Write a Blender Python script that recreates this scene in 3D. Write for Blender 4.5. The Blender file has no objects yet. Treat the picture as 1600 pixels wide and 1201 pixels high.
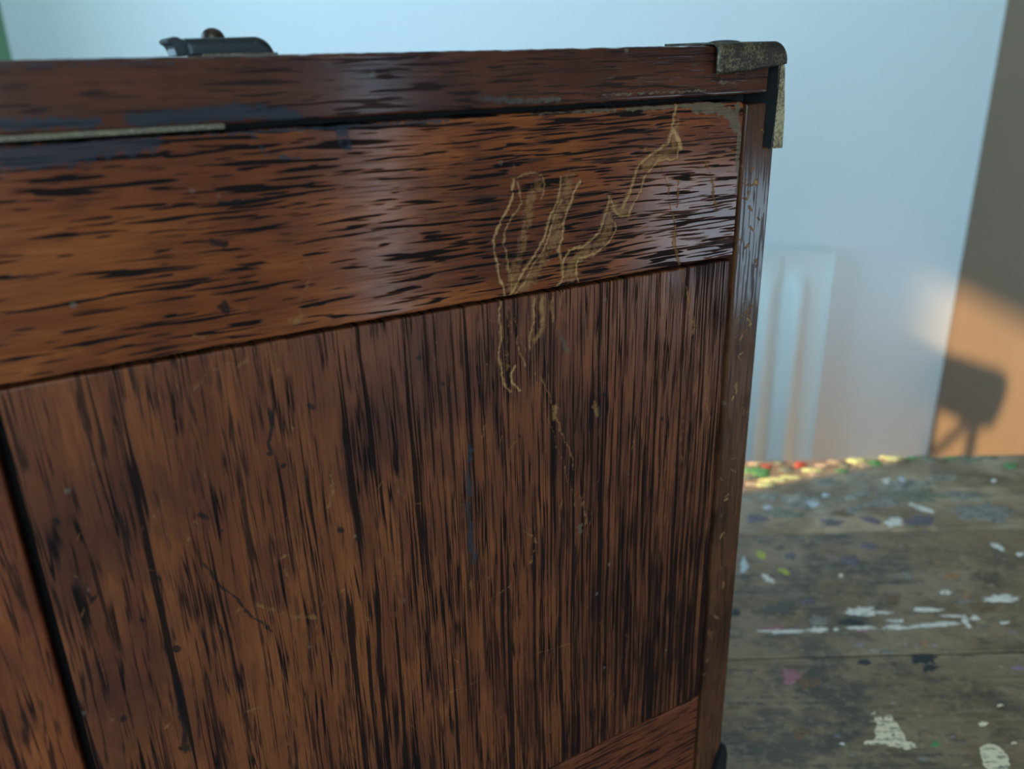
import bpy, bmesh, math, random
import numpy as np
from mathutils import Vector, Matrix

random.seed(4)
rng = np.random.default_rng(7)
scene = bpy.context.scene
COL = scene.collection

# ---------------------------------------------------------------- camera
TABLE_Z = 0.78
UNIT = 0.25
CAM = Vector((0.0, 0.0, TABLE_Z + 1.55 * UNIT))
FPX, PITCH, ROLL, YAW = 1304.17, 0.374527, -0.025305, 0.514222
_cp, _sp = math.cos(PITCH), math.sin(PITCH)
FWD = Vector((0, _cp, -_sp))
_u0, _r0 = Vector((0, _sp, _cp)), Vector((1, 0, 0))
RIGHT = math.cos(ROLL) * _r0 + math.sin(ROLL) * _u0
UP = -math.sin(ROLL) * _r0 + math.cos(ROLL) * _u0

cam_data = bpy.data.cameras.new('camera')
cam = bpy.data.objects.new('camera', cam_data)
COL.objects.link(cam)
cam_data.sensor_fit = 'HORIZONTAL'
cam_data.sensor_width = 36.0
cam_data.lens = 36.0 * FPX / 1600.0
cam_data.clip_start = 0.01
cam_data.clip_end = 200
_m = Matrix((RIGHT, UP, -FWD)).transposed().to_4x4()
_m.translation = CAM
cam.matrix_world = _m
cam_data.dof.use_dof = True
cam_data.dof.focus_distance = 0.325
cam_data.dof.aperture_fstop = 9.0
scene.camera = cam

# ---------------------------------------------------------------- colour management
scene.view_settings.view_transform = 'Standard'
scene.view_settings.look = 'None'
scene.view_settings.gamma = 1.0
scene.view_settings.use_curve_mapping = False
scene.view_settings.exposure = -0.18

# ---------------------------------------------------------------- sky and sun
world = bpy.data.worlds.new('sky')
scene.world = world
world.use_nodes = True
wn = world.node_tree
wn.nodes.clear()
w_out = wn.nodes.new('ShaderNodeOutputWorld')
w_bg = wn.nodes.new('ShaderNodeBackground')
w_tc = wn.nodes.new('ShaderNodeTexCoord')
w_sep = wn.nodes.new('ShaderNodeSeparateXYZ')
w_map = wn.nodes.new('ShaderNodeMapRange')
w_ramp = wn.nodes.new('ShaderNodeValToRGB')
wn.links.new(w_tc.outputs['Generated'], w_sep.inputs[0])
w_map.inputs[1].default_value = -1.0
w_map.inputs[2].default_value = 1.0
wn.links.new(w_sep.outputs[2], w_map.inputs[0])
wn.links.new(w_map.outputs[0], w_ramp.inputs[0])
cr = w_ramp.color_ramp
cr.elements[0].position = 0.0
cr.elements[0].color = (0.42, 0.56, 0.66, 1)
cr.elements[1].position = 1.0
cr.elements[1].color = (0.34, 0.62, 1.0, 1)
e = cr.elements.new(0.5)
e.color = (0.45, 0.75, 1.0, 1)
wn.links.new(w_ramp.outputs[0], w_bg.inputs[0])
w_bg.inputs[1].default_value = 9.2
wn.links.new(w_bg.outputs[0], w_out.inputs[0])

SUN_ELEV = math.radians(28)
sun_dir = Vector((0.947 * math.cos(SUN_ELEV), 0.322 * math.cos(SUN_ELEV), -math.sin(SUN_ELEV)))
sun_data = bpy.data.lights.new('sun', 'SUN')
sun_data.energy = 6.8
sun_data.color = (1.0, 0.71, 0.35)
sun_data.angle = math.radians(1.8)
sun = bpy.data.objects.new('sun', sun_data)
sun.rotation_euler = sun_dir.to_track_quat('-Z', 'Y').to_euler()
sun.location = (-4, -1, 4)
COL.objects.link(sun)

# ---------------------------------------------------------------- room numbers
XL, XR, YB, YF, ZC = -0.955, 0.968, 1.75, -1.60, 2.40
WT = 0.12
# wall openings: (a0, a1, z0, z1), a = y for the side walls, x for the front wall
WIN_LEFT = [(0.20, 1.120, 0.78, 1.84)]
WIN_RIGHT = [(-0.10, 0.25, 0.76, 1.03), (-0.70, -0.53, 0.52, 1.75)]
WIN_FRONT_FILL = [(-0.80, 0.80, 0.95, 2.20)]  # unseen window behind the camera, added for fill light


def portal(name, loc, rot, sx, sy):
    d = bpy.data.lights.new(name, 'AREA')
    d.shape = 'RECTANGLE'
    d.size, d.size_y = sx, sy
    d.cycles.is_portal = True
    o = bpy.data.objects.new(name, d)
    o.location = loc
    o.rotation_euler = rot
    COL.objects.link(o)


for a0, a1, z0, z1 in WIN_LEFT:
    portal('sky_portal', (XL - 0.02, (a0 + a1) / 2, (z0 + z1) / 2), (math.radians(90), 0, math.radians(-90)), a1 - a0, z1 - z0)
for a0, a1, z0, z1 in WIN_RIGHT:
    portal('sky_portal', (XR + 0.02, (a0 + a1) / 2, (z0 + z1) / 2), (math.radians(90), 0, math.radians(90)), a1 - a0, z1 - z0)
for a0, a1, z0, z1 in WIN_FRONT_FILL:
    portal('sky_portal', ((a0 + a1) / 2, YF - 0.02, (z0 + z1) / 2), (math.radians(90), 0, 0), a1 - a0, z1 - z0)


# ================================================================ node helper
class NT:
    """small writer for material node trees"""

    def __init__(self, name):
        self.mat = bpy.data.materials.new(name)
        self.mat.use_nodes = True
        self.t = self.mat.node_tree
        self.t.nodes.clear()
        self.out = self.t.nodes.new('ShaderNodeOutputMaterial')
        self.b = self.t.nodes.new('ShaderNodeBsdfPrincipled')
        self.t.links.new(self.b.outputs[0], self.out.inputs[0])

    def put(self, sock, v):
        if v is None:
            return
        if isinstance(v, bpy.types.NodeSocket):
            self.t.links.new(v, sock)
        elif isinstance(v, (tuple, list)) and sock.type == 'RGBA' and len(v) == 3:
            sock.default_value = (*v, 1)
        else:
            sock.default_value = v

    def coord(self, kind='Object'):
        return self.t.nodes.new('ShaderNodeTexCoord').outputs[kind]

    def sep(self, v):
        n = self.t.nodes.new('ShaderNodeSeparateXYZ')
        self.put(n.inputs[0], v)
        return n.outputs[0], n.outputs[1], n.outputs[2]

    def comb(self, x, y, z):
        n = self.t.nodes.new('ShaderNodeCombineXYZ')
        for i, v in enumerate((x, y, z)):
            self.put(n.inputs[i], v)
        return n.outputs[0]

    def m(self, op, a, b=None, c=None, clamp=False):
        n = self.t.nodes.new('ShaderNodeMath')
        n.operation = op
        n.use_clamp = clamp
        for i, v in enumerate((a, b, c)):
            if v is not None:
                self.put(n.inputs[i], v)
        return n.outputs[0]

    def noise(self, vec, scale=1.0, detail=2.0, rough=0.5, dist=0.0, color=False):
        n = self.t.nodes.new('ShaderNodeTexNoise')
        self.put(n.inputs['Vector'], vec)
        n.inputs['Scale'].default_value = scale
        n.inputs['Detail'].default_value = detail
        n.inputs['Roughness'].default_value = rough
        n.inputs['Distortion'].default_value = dist
        return n.outputs['Color' if color else 0]

    def voro(self, vec, scale=1.0, out='Distance', rnd=1.0):
        n = self.t.nodes.new('ShaderNodeTexVoronoi')
        self.put(n.inputs['Vector'], vec)
        n.inputs['Scale'].default_value = scale
        n.inputs['Randomness'].default_value = rnd
        return n.outputs[out]

    def step(self, v, a, b, lo=0.0, hi=1.0):
        n = self.t.nodes.new('ShaderNodeMapRange')
        n.interpolation_type = 'SMOOTHSTEP'
        for i, x in enumerate((v, a, b, lo, hi)):
            self.put(n.inputs[i], x)
        return n.outputs[0]

    def mix(self, f, a, b, mode='MIX'):
        n = self.t.nodes.new('ShaderNodeMix')
        n.data_type = 'RGBA'
        n.blend_type = mode
        self.put(n.inputs[0], f)
        self.put(n.inputs[6], a)
        self.put(n.inputs[7], b)
        return n.outputs[2]

    def attr(self, name):
        n = self.t.nodes.new('ShaderNodeAttribute')
        n.attribute_name = name
        return n.outputs['Fac']

    def bump(self, h, strength=0.3, dist=0.001):
        n = self.t.nodes.new('ShaderNodeBump')
        n.inputs['Strength'].default_value = strength
        n.inputs['Distance'].default_value = dist
        self.put(n.inputs['Height'], h)
        return n.outputs[0]

    def done(self, color=None, rough=None, metal=None, spec=None, normal=None, coat=None, coat_rough=None):
        self.put(self.b.inputs['Base Color'], color)
        self.put(self.b.inputs['Roughness'], rough)
        self.put(self.b.inputs['Metallic'], metal)
        self.put(self.b.inputs['Specular IOR Level'], spec)
        self.put(self.b.inputs['Normal'], normal)
        self.put(self.b.inputs['Coat Weight'], coat)
        self.put(self.b.inputs['Coat Roughness'], coat_rough)
        return self.mat


# ================================================================ materials
def plain(name, col, rough=0.6, metal=0.0, var=0.06, scale=30.0, bump=0.05):
    n = NT(name)
    co = n.coord()
    a = n.noise(co, scale, 4, 0.6)
    c = n.mix(a, tuple(max(0, x * (1 - var)) for x in col), tuple(min(1, x * (1 + var)) for x in col))
    return n.done(c, rough, metal, normal=n.bump(n.noise(co, scale * 12, 3), bump, 0.002))


def oak(name, horizontal, light, mid, red, seed=0.0, rough=0.25, pore_gain=1.0, masks=True, style='rail', gloss=0.28):
    """dark varnished oak: long open pores along the grain, worn places from vertex masks"""
    n = NT(name)
    co = n.coord()
    x, y, z = n.sep(co)
    g, c = (x, z) if horizontal else (z, x)
    warp = n.m('SUBTRACT', n.noise(n.comb(n.m('MULTIPLY', g, 7), n.m('MULTIPLY', c, 16), seed), 1.0, 2), 0.5)
    cw = n.m('ADD', c, n.m('MULTIPLY', warp, 0.0045))
    fine = n.noise(n.comb(n.m('MULTIPLY', g, 90), n.m('MULTIPLY', cw, 2200), seed + 3), 1.0, 3, 0.6)
    big = n.noise(n.comb(n.m('MULTIPLY', g, 14), n.m('MULTIPLY', c, 17), seed + 5), 1.0, 3, 0.55)
    patch = n.noise(n.comb(n.m('MULTIPLY', g, 26), n.m('MULTIPLY', c, 60), seed + 15), 1.0, 4, 0.6)
    if style == 'panel':
        # growth rings tighten towards the right-hand edge
        s = n.m('ADD', n.m('MULTIPLY', cw, 230), n.m('MULTIPLY', n.m('MULTIPLY', cw, cw), 950))
        p1 = n.noise(n.comb(n.m('MULTIPLY', g, 7), s, seed + 1), 1.0, 3, 0.55)
        p2 = n.noise(n.comb(n.m('MULTIPLY', g, 22), n.m('MULTIPLY', s, 2.1), seed + 2), 1.0, 2, 0.5)
        rid = n.m('ABSOLUTE', n.m('SUBTRACT', n.noise(n.comb(n.m('MULTIPLY', g, 9), n.m('MULTIPLY', s, 0.85), seed + 4), 1.0, 2.5, 0.6), 0.5))
        brk = n.noise(n.comb(n.m('MULTIPLY', g, 38), n.m('MULTIPLY', s, 0.5), seed + 6), 1.0, 2)
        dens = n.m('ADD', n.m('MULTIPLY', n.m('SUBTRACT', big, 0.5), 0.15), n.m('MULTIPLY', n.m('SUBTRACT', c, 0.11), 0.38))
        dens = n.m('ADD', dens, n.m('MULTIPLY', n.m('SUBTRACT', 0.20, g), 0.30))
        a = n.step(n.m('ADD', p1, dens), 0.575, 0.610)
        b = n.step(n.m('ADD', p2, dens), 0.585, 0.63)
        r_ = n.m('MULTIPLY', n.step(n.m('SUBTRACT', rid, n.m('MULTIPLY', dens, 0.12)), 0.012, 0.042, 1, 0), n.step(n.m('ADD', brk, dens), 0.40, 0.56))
        thin = n.m('ABSOLUTE', n.m('SUBTRACT', n.noise(n.comb(n.m('MULTIPLY', g, 13), n.m('MULTIPLY', s, 1.55), seed + 21), 1.0, 2, 0.5), 0.5))
        brk2 = n.noise(n.comb(n.m('MULTIPLY', g, 45), n.m('MULTIPLY', s, 0.9), seed + 23), 1.0, 2)
        t_ = n.m('MULTIPLY', n.m('MULTIPLY', n.step(thin, 0.010, 0.035, 1, 0), n.step(brk2, 0.42, 0.56)), 0.8)
        r_ = n.m('MAXIMUM', r_, t_)
        pores = n.m('MAXIMUM', n.m('MAXIMUM', n.m('MULTIPLY', a, 0.95), n.m('MULTIPLY', b, 0.8)), r_)
    else:
        lean = n.m('ADD', cw, n.m('MULTIPLY', n.m('SUBTRACT', patch, 0.5), 0.0012))
        gl = n.m('MULTIPLY', g, 40)
        p1 = n.noise(n.comb(gl, n.m('MULTIPLY', lean, 760), seed + 1), 1.0, 0.6, 0.4)
        p2 = n.noise(n.comb(n.m('MULTIPLY', g, 75), n.m('MULTIPLY', lean, 1050), seed + 2), 1.0, 0.8, 0.4)
        p3 = n.noise(n.comb(n.m('MULTIPLY', g, 52), n.m('MULTIPLY', lean, 1250), seed + 12), 1.0, 0.5, 0.4)
        right = n.step(g, 0.04, 0.20)
        dens = n.m('MULTIPLY', n.m('SUBTRACT', big, 0.5), 0.20)
        a = n.step(n.m('ADD', p1, n.m('MULTIPLY', dens, 1.0)), 0.622, 0.655)
        b = n.step(n.m('ADD', p2, n.m('MULTIPLY', dens, 1.3)), 0.628, 0.668)
        d_ = n.m('MULTIPLY', n.step(n.m('ADD', p3, dens), 0.60, 0.645), n.m('ADD', n.m('MULTIPLY', right, 0.75), 0.1))
        pores = n.m('MAXIMUM', n.m('MAXIMUM', a, b), d_)
    pores = n.m('MULTIPLY', pores, pore_gain)
    hue = n.noise(n.comb(n.m('MULTIPLY', g, 9), n.m('MULTIPLY', cw, 110), seed + 8), 1.0, 4, 0.65)
    col = n.mix(n.step(hue, 0.32, 0.68), mid, light)
    col = n.mix(n.step(fine, 0.42, 0.72, 0, 0.5), col, red)
    col = n.mix(n.step(big, 0.47, 0.72, 0, 0.8), col, red)
    col = n.mix(n.step(patch, 0.55, 0.60, 0, 0.38), col, red)
    col = n.mix(n.m('MULTIPLY', pores, 0.95), col, (0.006, 0.0048, 0.0046))
    # small dents and specks in the varnish
    sp = n.voro(n.comb(n.m('MULTIPLY', x, 90), n.m('MULTIPLY', z, 90), seed), 1.0)
    speck = n.m('MULTIPLY', n.step(sp, 0.05, 0.11, 1, 0), n.step(n.noise(co, 30, 2), 0.5, 0.62))
    col = n.mix(n.m('MULTIPLY', speck, 0.45), col, (0.15, 0.11, 0.08))
    r = n.m('ADD', n.m('ADD', rough, n.m('MULTIPLY', big, 0.06)), n.m('MULTIPLY', pores, 0.30))
    h = n.m('SUBTRACT', n.m('MULTIPLY', fine, 0.025), n.m('MULTIPLY', pores, 0.55))
    if masks:
        rag = n.noise(n.comb(n.m('MULTIPLY', x, 420), n.m('MULTIPLY', z, 420), seed), 1.0, 4, 0.7)
        rag2 = n.m('MULTIPLY', n.m('SUBTRACT', rag, 0.5), 1.1)
        gr = n.step(n.m('ADD', n.attr('grime'), rag2), 0.40, 0.62)
        col = n.mix(n.m('MULTIPLY', gr, 0.85), col, n.mix(n.step(x, 0.10, 0.2), (0.022, 0.024, 0.028), n.mix(rag, (0.050, 0.033, 0.021), (0.17, 0.105, 0.060))))
        dk = n.step(n.m('ADD', n.attr('dark'), n.m('MULTIPLY', rag2, 0.8)), 0.4, 0.65)
        col = n.mix(n.m('MULTIPLY', dk, 0.85), col, (0.009, 0.007, 0.007))
        sc = n.step(n.m('ADD', n.attr('scratch'), n.m('MULTIPLY', rag2, 1.2)), 0.36, 0.64)
        rag3 = n.noise(n.comb(n.m('MULTIPLY', x, 900), n.m('MULTIPLY', z, 900), seed + 1), 1.0, 3, 0.7)
        scol = n.mix(n.step(n.attr('scratch'), 0.55, 0.8), n.mix(rag, (0.105, 0.036, 0.011), (0.26, 0.105, 0.034)), n.mix(rag3, (0.22, 0.090, 0.030), (0.58, 0.29, 0.11)))
        col = n.mix(n.m('MULTIPLY', sc, n.m('SUBTRACT', 0.85, n.m('MULTIPLY', pores, 0.35))), col, scol)
        r = n.m('ADD', r, n.m('MULTIPLY', n.m('MAXIMUM', gr, sc), 0.15))
        h = n.m('SUBTRACT', h, n.m('MULTIPLY', sc, n.m('ADD', n.m('MULTIPLY', rag, 1.0), 0.2)))
    sp_ = n.m('SUBTRACT', 1.0, n.m('MULTIPLY', pores, 0.9))
    if masks:
        sp_ = n.m('MULTIPLY', sp_, n.m('SUBTRACT', 1.0, n.m('MULTIPLY', n.m('MAXIMUM', gr, sc), 0.6)))
    return n.done(col, r, spec=n.m('MULTIPLY', sp_, gloss), normal=n.bump(h, 0.28, 0.0004))


OAK_L, OAK_M, OAK_R = (0.245, 0.0585, 0.0145), (0.142, 0.0305, 0.0092), (0.057, 0.0125, 0.0070)
M_RAIL = oak('oak_rail', True, OAK_L, OAK_M, OAK_R, 1.7, 0.12)
M_LID = oak('oak_lid', True, (0.095, 0.026, 0.0125), (0.056, 0.016, 0.0098), (0.027, 0.0098, 0.0082), 4.1, 0.12, 0.75)
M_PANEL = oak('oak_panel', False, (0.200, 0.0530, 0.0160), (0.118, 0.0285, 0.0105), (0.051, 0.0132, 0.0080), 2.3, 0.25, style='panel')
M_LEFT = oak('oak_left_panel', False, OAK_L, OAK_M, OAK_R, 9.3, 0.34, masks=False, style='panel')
M_BOTTOM = oak('oak_bottom_rail', True, OAK_M, OAK_M, OAK_R, 12.7, 0.4, masks=False)
M_SIDE = oak('oak_side_board', False, (0.115, 0.038, 0.014), (0.080, 0.025, 0.011), (0.042, 0.014, 0.008), 6.6, 0.12, 0.5)
M_DARK = plain('dark_inside', (0.010, 0.008, 0.007), 0.8)


def metal(name, base, worn, amount, rough=0.42):
    n = NT(name)
    co = n.coord()
    a = n.noise(co, 900, 3, 0.7)
    b = n.noise(co, 120, 3, 0.6)
    f = n.step(n.m('ADD', n.m('MULTIPLY', a, 0.6), n.m('MULTIPLY', b, 0.4)), amount, amount + 0.16)
    c = n.mix(f, base, worn)
    return n.done(c, n.m('ADD', rough, n.m('MULTIPLY', a, 0.15)), 0.75, normal=n.bump(a, 0.35, 0.0004))


M_BRONZE = metal('dark_bronze', (0.050, 0.037, 0.026), (0.22, 0.150, 0.080), 0.48)
M_BRONZE_PALE = metal('worn_bronze', (0.14, 0.10, 0.055), (0.50, 0.36, 0.19), 0.44, 0.5)
M_IRON = metal('dark_iron', (0.030, 0.030, 0.030), (0.10, 0.09, 0.08), 0.56, 0.34)
M_KNOB = metal('brown_knob', (0.05, 0.026, 0.016), (0.10, 0.06, 0.045), 0.5, 0.3)
M_BRASS = metal('dull_brass', (0.12, 0.09, 0.055), (0.23, 0.175, 0.10), 0.47, 0.5)

M_WALL = plain('white_wall_paint', (0.86, 0.86, 0.84), 0.75, var=0.02, scale=6, bump=0.04)
M_TAN = plain('tan_wall_paint', (0.265, 0.172, 0.108), 0.8, var=0.07, scale=5, bump=0.06)
M_GREEN = plain('green_wall_paint', (0.20, 0.36, 0.20), 0.8, var=0.05, scale=6, bump=0.05)
M_CEIL = plain('ceiling_paint', (0.82, 0.82, 0.80), 0.9, var=0.02)
M_GLOSSWHITE = plain('white_enamel', (0.88, 0.88, 0.82), 0.35, var=0.02, bump=0.02)
M_FLOOR = plain('floor_bounce_grey', (0.27, 0.29, 0.32), 0.95, var=0.1, scale=8)  # unseen floor, its grey chosen for neutral bounce light
M_STEEL = plain('black_steel', (0.03, 0.03, 0.03), 0.4, 0.6)


def bench_wood(name, seed, film, dark, grain, lift=1.0):
    """old studio bench top: grey-brown boards, grain, smears of dried paint"""
    n = NT(name)
    co = n.coord()
    x, y, z = n.sep(co)
    gx = n.comb(n.m('MULTIPLY', x, 8), n.m('MULTIPLY', y, 190), seed)
    gr = n.noise(gx, 1.0, 4, 0.65)
    soft = n.noise(co, 7, 3, 0.5)
    col = n.mix(n.step(gr, 0.3, 0.7, 0.5 - grain * 0.5, 0.5 + grain * 0.5), (0.085, 0.048, 0.025), (0.285, 0.166, 0.085))
    ln = n.step(n.noise(n.comb(n.m('MULTIPLY', x, 5), n.m('MULTIPLY', y, 360), seed + 9), 1.0, 2, 0.6), 0.57, 0.66)
    col = n.mix(n.m('MULTIPLY', ln, 0.7 * grain), col, (0.25, 0.175, 0.10))
    v = n.comb(n.m('MULTIPLY', x, 1.0), n.m('MULTIPLY', y, 1.35), seed)
    # thin films of old paint, each in its own muted colour
    d = n.noise(v, 13, 6, 0.62, 0.5)
    t1 = n.noise(v, 9, 2, 0.5)
    t2 = n.noise(v, 15, 2, 0.5, 0.0)
    tone = n.mix(n.step(t1, 0.40, 0.60), tuple(lift * q for q in (0.325, 0.200, 0.112)), tuple(lift * q for q in (0.34, 0.240, 0.155)))
    tone = n.mix(n.step(t2, 0.55, 0.70, 0, 0.7), tone, (0.23, 0.135, 0.105))
    tone = n.mix(n.step(n.noise(v, 11, 2), 0.56, 0.70, 0, 0.6), tone, (0.20, 0.19, 0.105))
    col = n.mix(n.m('MULTIPLY', n.step(d, 0.36, 0.66), film), col, tone)
    # black ink and grime, broken along the grain
    k = n.noise(v, 17, 6, 0.66, 0.3)
    kk = n.m('ADD', n.m('MULTIPLY', k, 0.70), n.m('MULTIPLY', gr, 0.30))
    col = n.mix(n.m('MULTIPLY', n.step(kk, 0.48, 0.58), dark), col, (0.048, 0.041, 0.033))
    k2 = n.m('ADD', n.m('MULTIPLY', n.noise(v, 70, 4, 0.65), 0.6), n.m('MULTIPLY', gr, 0.4))
    col = n.mix(n.m('MULTIPLY', n.step(k2, 0.53, 0.60), dark * 0.8), col, (0.040, 0.034, 0.027))
    col = n.mix(n.step(soft, 0.35, 0.7, 0.0, 0.25), col, (0.38, 0.230, 0.122))
    # small drips and flecks, few and muted
    for sc_, lo, amt in ((55, 0.56, 0.55), (120, 0.52, 0.45)):
        cell = n.voro(n.comb(n.m('MULTIPLY', x, 0.8), n.m('MULTIPLY', y, 1.6), seed + sc_), sc_, 'Distance')
        tint = n.voro(n.comb(n.m('MULTIPLY', x, 0.8), n.m('MULTIPLY', y, 1.6), seed + sc_), sc_, 'Color')
        on = n.m('MULTIPLY', n.step(cell, 0.14, 0.26, 1, 0), n.step(n.noise(v, sc_ * 0.6, 3), lo, lo + 0.05))
        tr, tg, tb = n.sep(tint)
        fl = n.mix(0.22, n.mix(tr, (0.05, 0.04, 0.035), (0.50, 0.42, 0.30)), tint)
        col = n.mix(n.m('MULTIPLY', on, amt), col, fl)
    mott = n.noise(v, 95, 4, 0.7)
    col = n.mix(n.step(mott, 0.50, 0.64, 0, 0.35), col, (0.40, 0.28, 0.16))
    h = n.m('ADD', n.m('MULTIPLY', gr, 0.5), n.m('MULTIPLY', d, 0.3))
    return n.done(col, n.step(k, 0.3, 0.7, 0.50, 0.36), spec=0.5, normal=n.bump(h, 0.25, 0.0008))


BENCH = [bench_wood('bench_board_back', 1.0, 1.0, 0.38, 0.35, 1.45), bench_wood('bench_board_middle', 2.0, 0.70, 0.80, 0.7),  # back board's colour is lifted for wall sheen and sunlight
         bench_wood('bench_board_front', 3.0, 0.40, 1.0, 1.0)]
M_BENCHLEG = plain('bench_leg_wood', (0.16, 0.11, 0.07), 0.7, var=0.2)


def paint(name, col, broken=0.3, rough=0.45):
    n = NT(name)
    co = n.coord()
    a = n.noise(co, 260, 4, 0.7)
    x, y, z = n.sep(co)
    g = n.noise(n.comb(n.m('MULTIPLY', x, 60), n.m('MULTIPLY', y, 500), 0.0), 1.0, 3, 0.6)
    f = n.step(n.m('ADD', n.m('MULTIPLY', a, 0.5), n.m('MULTIPLY', g, 0.5)), 0.62 - broken * 0.25, 0.70 - broken * 0.2)
    c = n.mix(n.m('MULTIPLY', f, 0.85), col, (0.06, 0.055, 0.045))
    return n.done(c, rough, normal=n.bump(a, 0.3, 0.001))


PAINT = {
    'cream': paint('cream_paint', (0.88, 0.66, 0.42), 0.5),
    'white': paint('white_paint', (0.78, 0.66, 0.54), 0.42),
    'pale blue': paint('pale_blue_paint', (0.50, 0.50, 0.50), 0.3),
    'blue grey': paint('blue_grey_paint', (0.29, 0.24, 0.19), 0.6),
    'yellow': paint('yellow_paint', (0.46, 0.42, 0.05), 0.4),
    'pink': paint('pink_paint', (0.36, 0.13, 0.14), 0.2),
    'black': paint('black_paint', (0.022, 0.024, 0.024), 0.2),
    'grey': paint('grey_paint', (0.10, 0.075, 0.055), 0.3),
    'orange': paint('orange_paint', (0.40, 0.17, 0.06), 0.45),
    'rust': paint('rust_paint', (0.19, 0.095, 0.045), 0.5),
    'green': paint('green_paint', (0.10, 0.24, 0.07), 0.25),
    'haze': paint('grey_haze_paint', (0.42, 0.36, 0.27), 0.75),
    'dull green': paint('dull_green_paint', (0.21, 0.20, 0.12), 0.6),
    'purple': paint('purple_paint', (0.17, 0.115, 0.135), 0.6),
    'red': paint('red_paint', (0.50, 0.07, 0.035), 0.15),
    'peach': paint('peach_paint', (0.50, 0.33, 0.20), 0.35),
    'lemon': paint('lemon_paint', (0.60, 0.55, 0.22), 0.2),
}


# ================================================================ mesh helpers
def link(name, me, mats, parent=None, smooth=False):
    o = bpy.data.objects.new(name, me)
    COL.objects.link(o)
    for m_ in (mats if isinstance(mats, (list, tuple)) else [mats]):
        me.materials.append(m_)
    if parent is not None:
        o.parent = parent
    if smooth:
        me.polygons.foreach_set('use_smooth', [True] * len(me.polygons))
    return o


def from_bm(name, bm, mat, parent=None, smooth=False):
    bmesh.ops.recalc_face_normals(bm, faces=bm.faces[:])
    me = bpy.data.meshes.new(name)
    bm.to_mesh(me)
    bm.free()
    return link(name, me, mat, parent, smooth)


def add_box(bm, x0, x1, y0, y1, z0, z1, bevel=0.0, seg=2):
    r = bmesh.ops.create_cube(bm, size=1.0)
    vs = r['verts']
    for v in vs:
        v.co = Vector((x0 + (v.co.x + .5) * (x1 - x0), y0 + (v.co.y + .5) * (y1 - y0), z0 + (v.co.z + .5) * (z1 - z0)))
    if bevel:
        es = list({e_ for v in vs for e_ in v.link_edges})
        bmesh.ops.bevel(bm, geom=es, offset=bevel, segments=seg, affect='EDGES', profile=0.5)
    return bm


def box(name, x0, x1, y0, y1, z0, z1, mat, parent=None, bevel=0.0, seg=2):
    bm = bmesh.new()
    add_box(bm, x0, x1, y0, y1, z0, z1, bevel, seg)
    return from_bm(name, bm, mat, parent)


def add_tube(bm, p0, p1, r0, r1=None, seg=16):
    p0, p1 = Vector(p0), Vector(p1)
    d = p1 - p0
    res = bmesh.ops.create_cone(bm, cap_ends=True, segments=seg, radius1=r0, radius2=r0 if r1 is None else r1, depth=d.length)
    q = Vector((0, 0, 1)).rotation_difference(d)
    for v in res['verts']:
        v.co = q @ v.co + (p0 + p1) / 2
    return res['verts']


def add_prism(bm, pts, y0, y1):
    """outline in x,z pushed from y0 to y1"""
    a = [bm.verts.new((x, y0, z)) for x, z in pts]
    b = [bm.verts.new((x, y1, z)) for x, z in pts]
    bm.faces.new(a)
    bm.faces.new(b[::-1])
    for i in range(len(pts)):
        j = (i + 1) % len(pts)
        bm.faces.new((a[i], b[i], b[j], a[j]))


def empty(name, loc, rz=0.0, label=None, cat=None, group=None):
    o = bpy.data.objects.new(name, None)
    o.empty_display_size = 0.05
    o.location = loc
    o.rotation_euler = (0, 0, rz)
    COL.objects.link(o)
    if label:
        o['label'] = label
    if cat:
        o['category'] = cat
    if group:
        o['group'] = group
    return o


def struct(o):
    o['kind'] = 'structure'
    return o


# ================================================================ room
def wall_with_holes(name, axis, at, thick, a0, a1, z0, z1, holes, mat):
    """wall slab normal to x or y with rectangular openings"""
    bm = bmesh.new()
    aa = sorted({a0, a1, *[h[0] for h in holes], *[h[1] for h in holes]})
    for i in range(len(aa) - 1):
        p, q = aa[i], aa[i + 1]
        hs = [h for h in holes if h[0] <= p + 1e-6 and h[1] >= q - 1e-6]
        spans = [(z0, hs[0][2]), (hs[0][3], z1)] if hs else [(z0, z1)]
        for s0, s1 in spans:
            if axis == 'x':
                add_box(bm, min(at, at + thick), max(at, at + thick), p, q, s0, s1)
            else:
                add_box(bm, p, q, min(at, at + thick), max(at, at + thick), s0, s1)
    return struct(from_bm(name, bm, mat))


struct(box('floor', XL - WT, XR + WT, YF - WT, YB + WT, -0.1, 0.0, M_FLOOR))
struct(box('ceiling', XL - WT, XR + WT, YF - WT, YB + WT, ZC, ZC + 0.1, M_CEIL))
struct(box('wall_back', XL - WT, XR + WT, YB, YB + WT, 0, ZC, M_WALL))
wall_with_holes('wall_left', 'x', XL, -WT, YF, YB, 0, ZC, WIN_LEFT, M_GREEN)
wall_with_holes('wall_right', 'x', XR, WT, YF, YB, 0, ZC, WIN_RIGHT, M_TAN)
wall_with_holes('wall_front', 'y', YF, -WT, XL - WT, XR + WT, 0, ZC, WIN_FRONT_FILL, M_WALL)
struct(box('baseboard_back', XL, XR, YB - 0.018, YB, 0, 0.12, M_GLOSSWHITE, bevel=0.004))
struct(box('baseboard_left', XL, XL + 0.018, YF, YB - 0.018, 0, 0.12, M_GLOSSWHITE, bevel=0.004))
struct(box('baseboard_right', XR - 0.018, XR, YF, YB - 0.018, 0, 0.12, M_GLOSSWHITE, bevel=0.004))

wcount = 0


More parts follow.
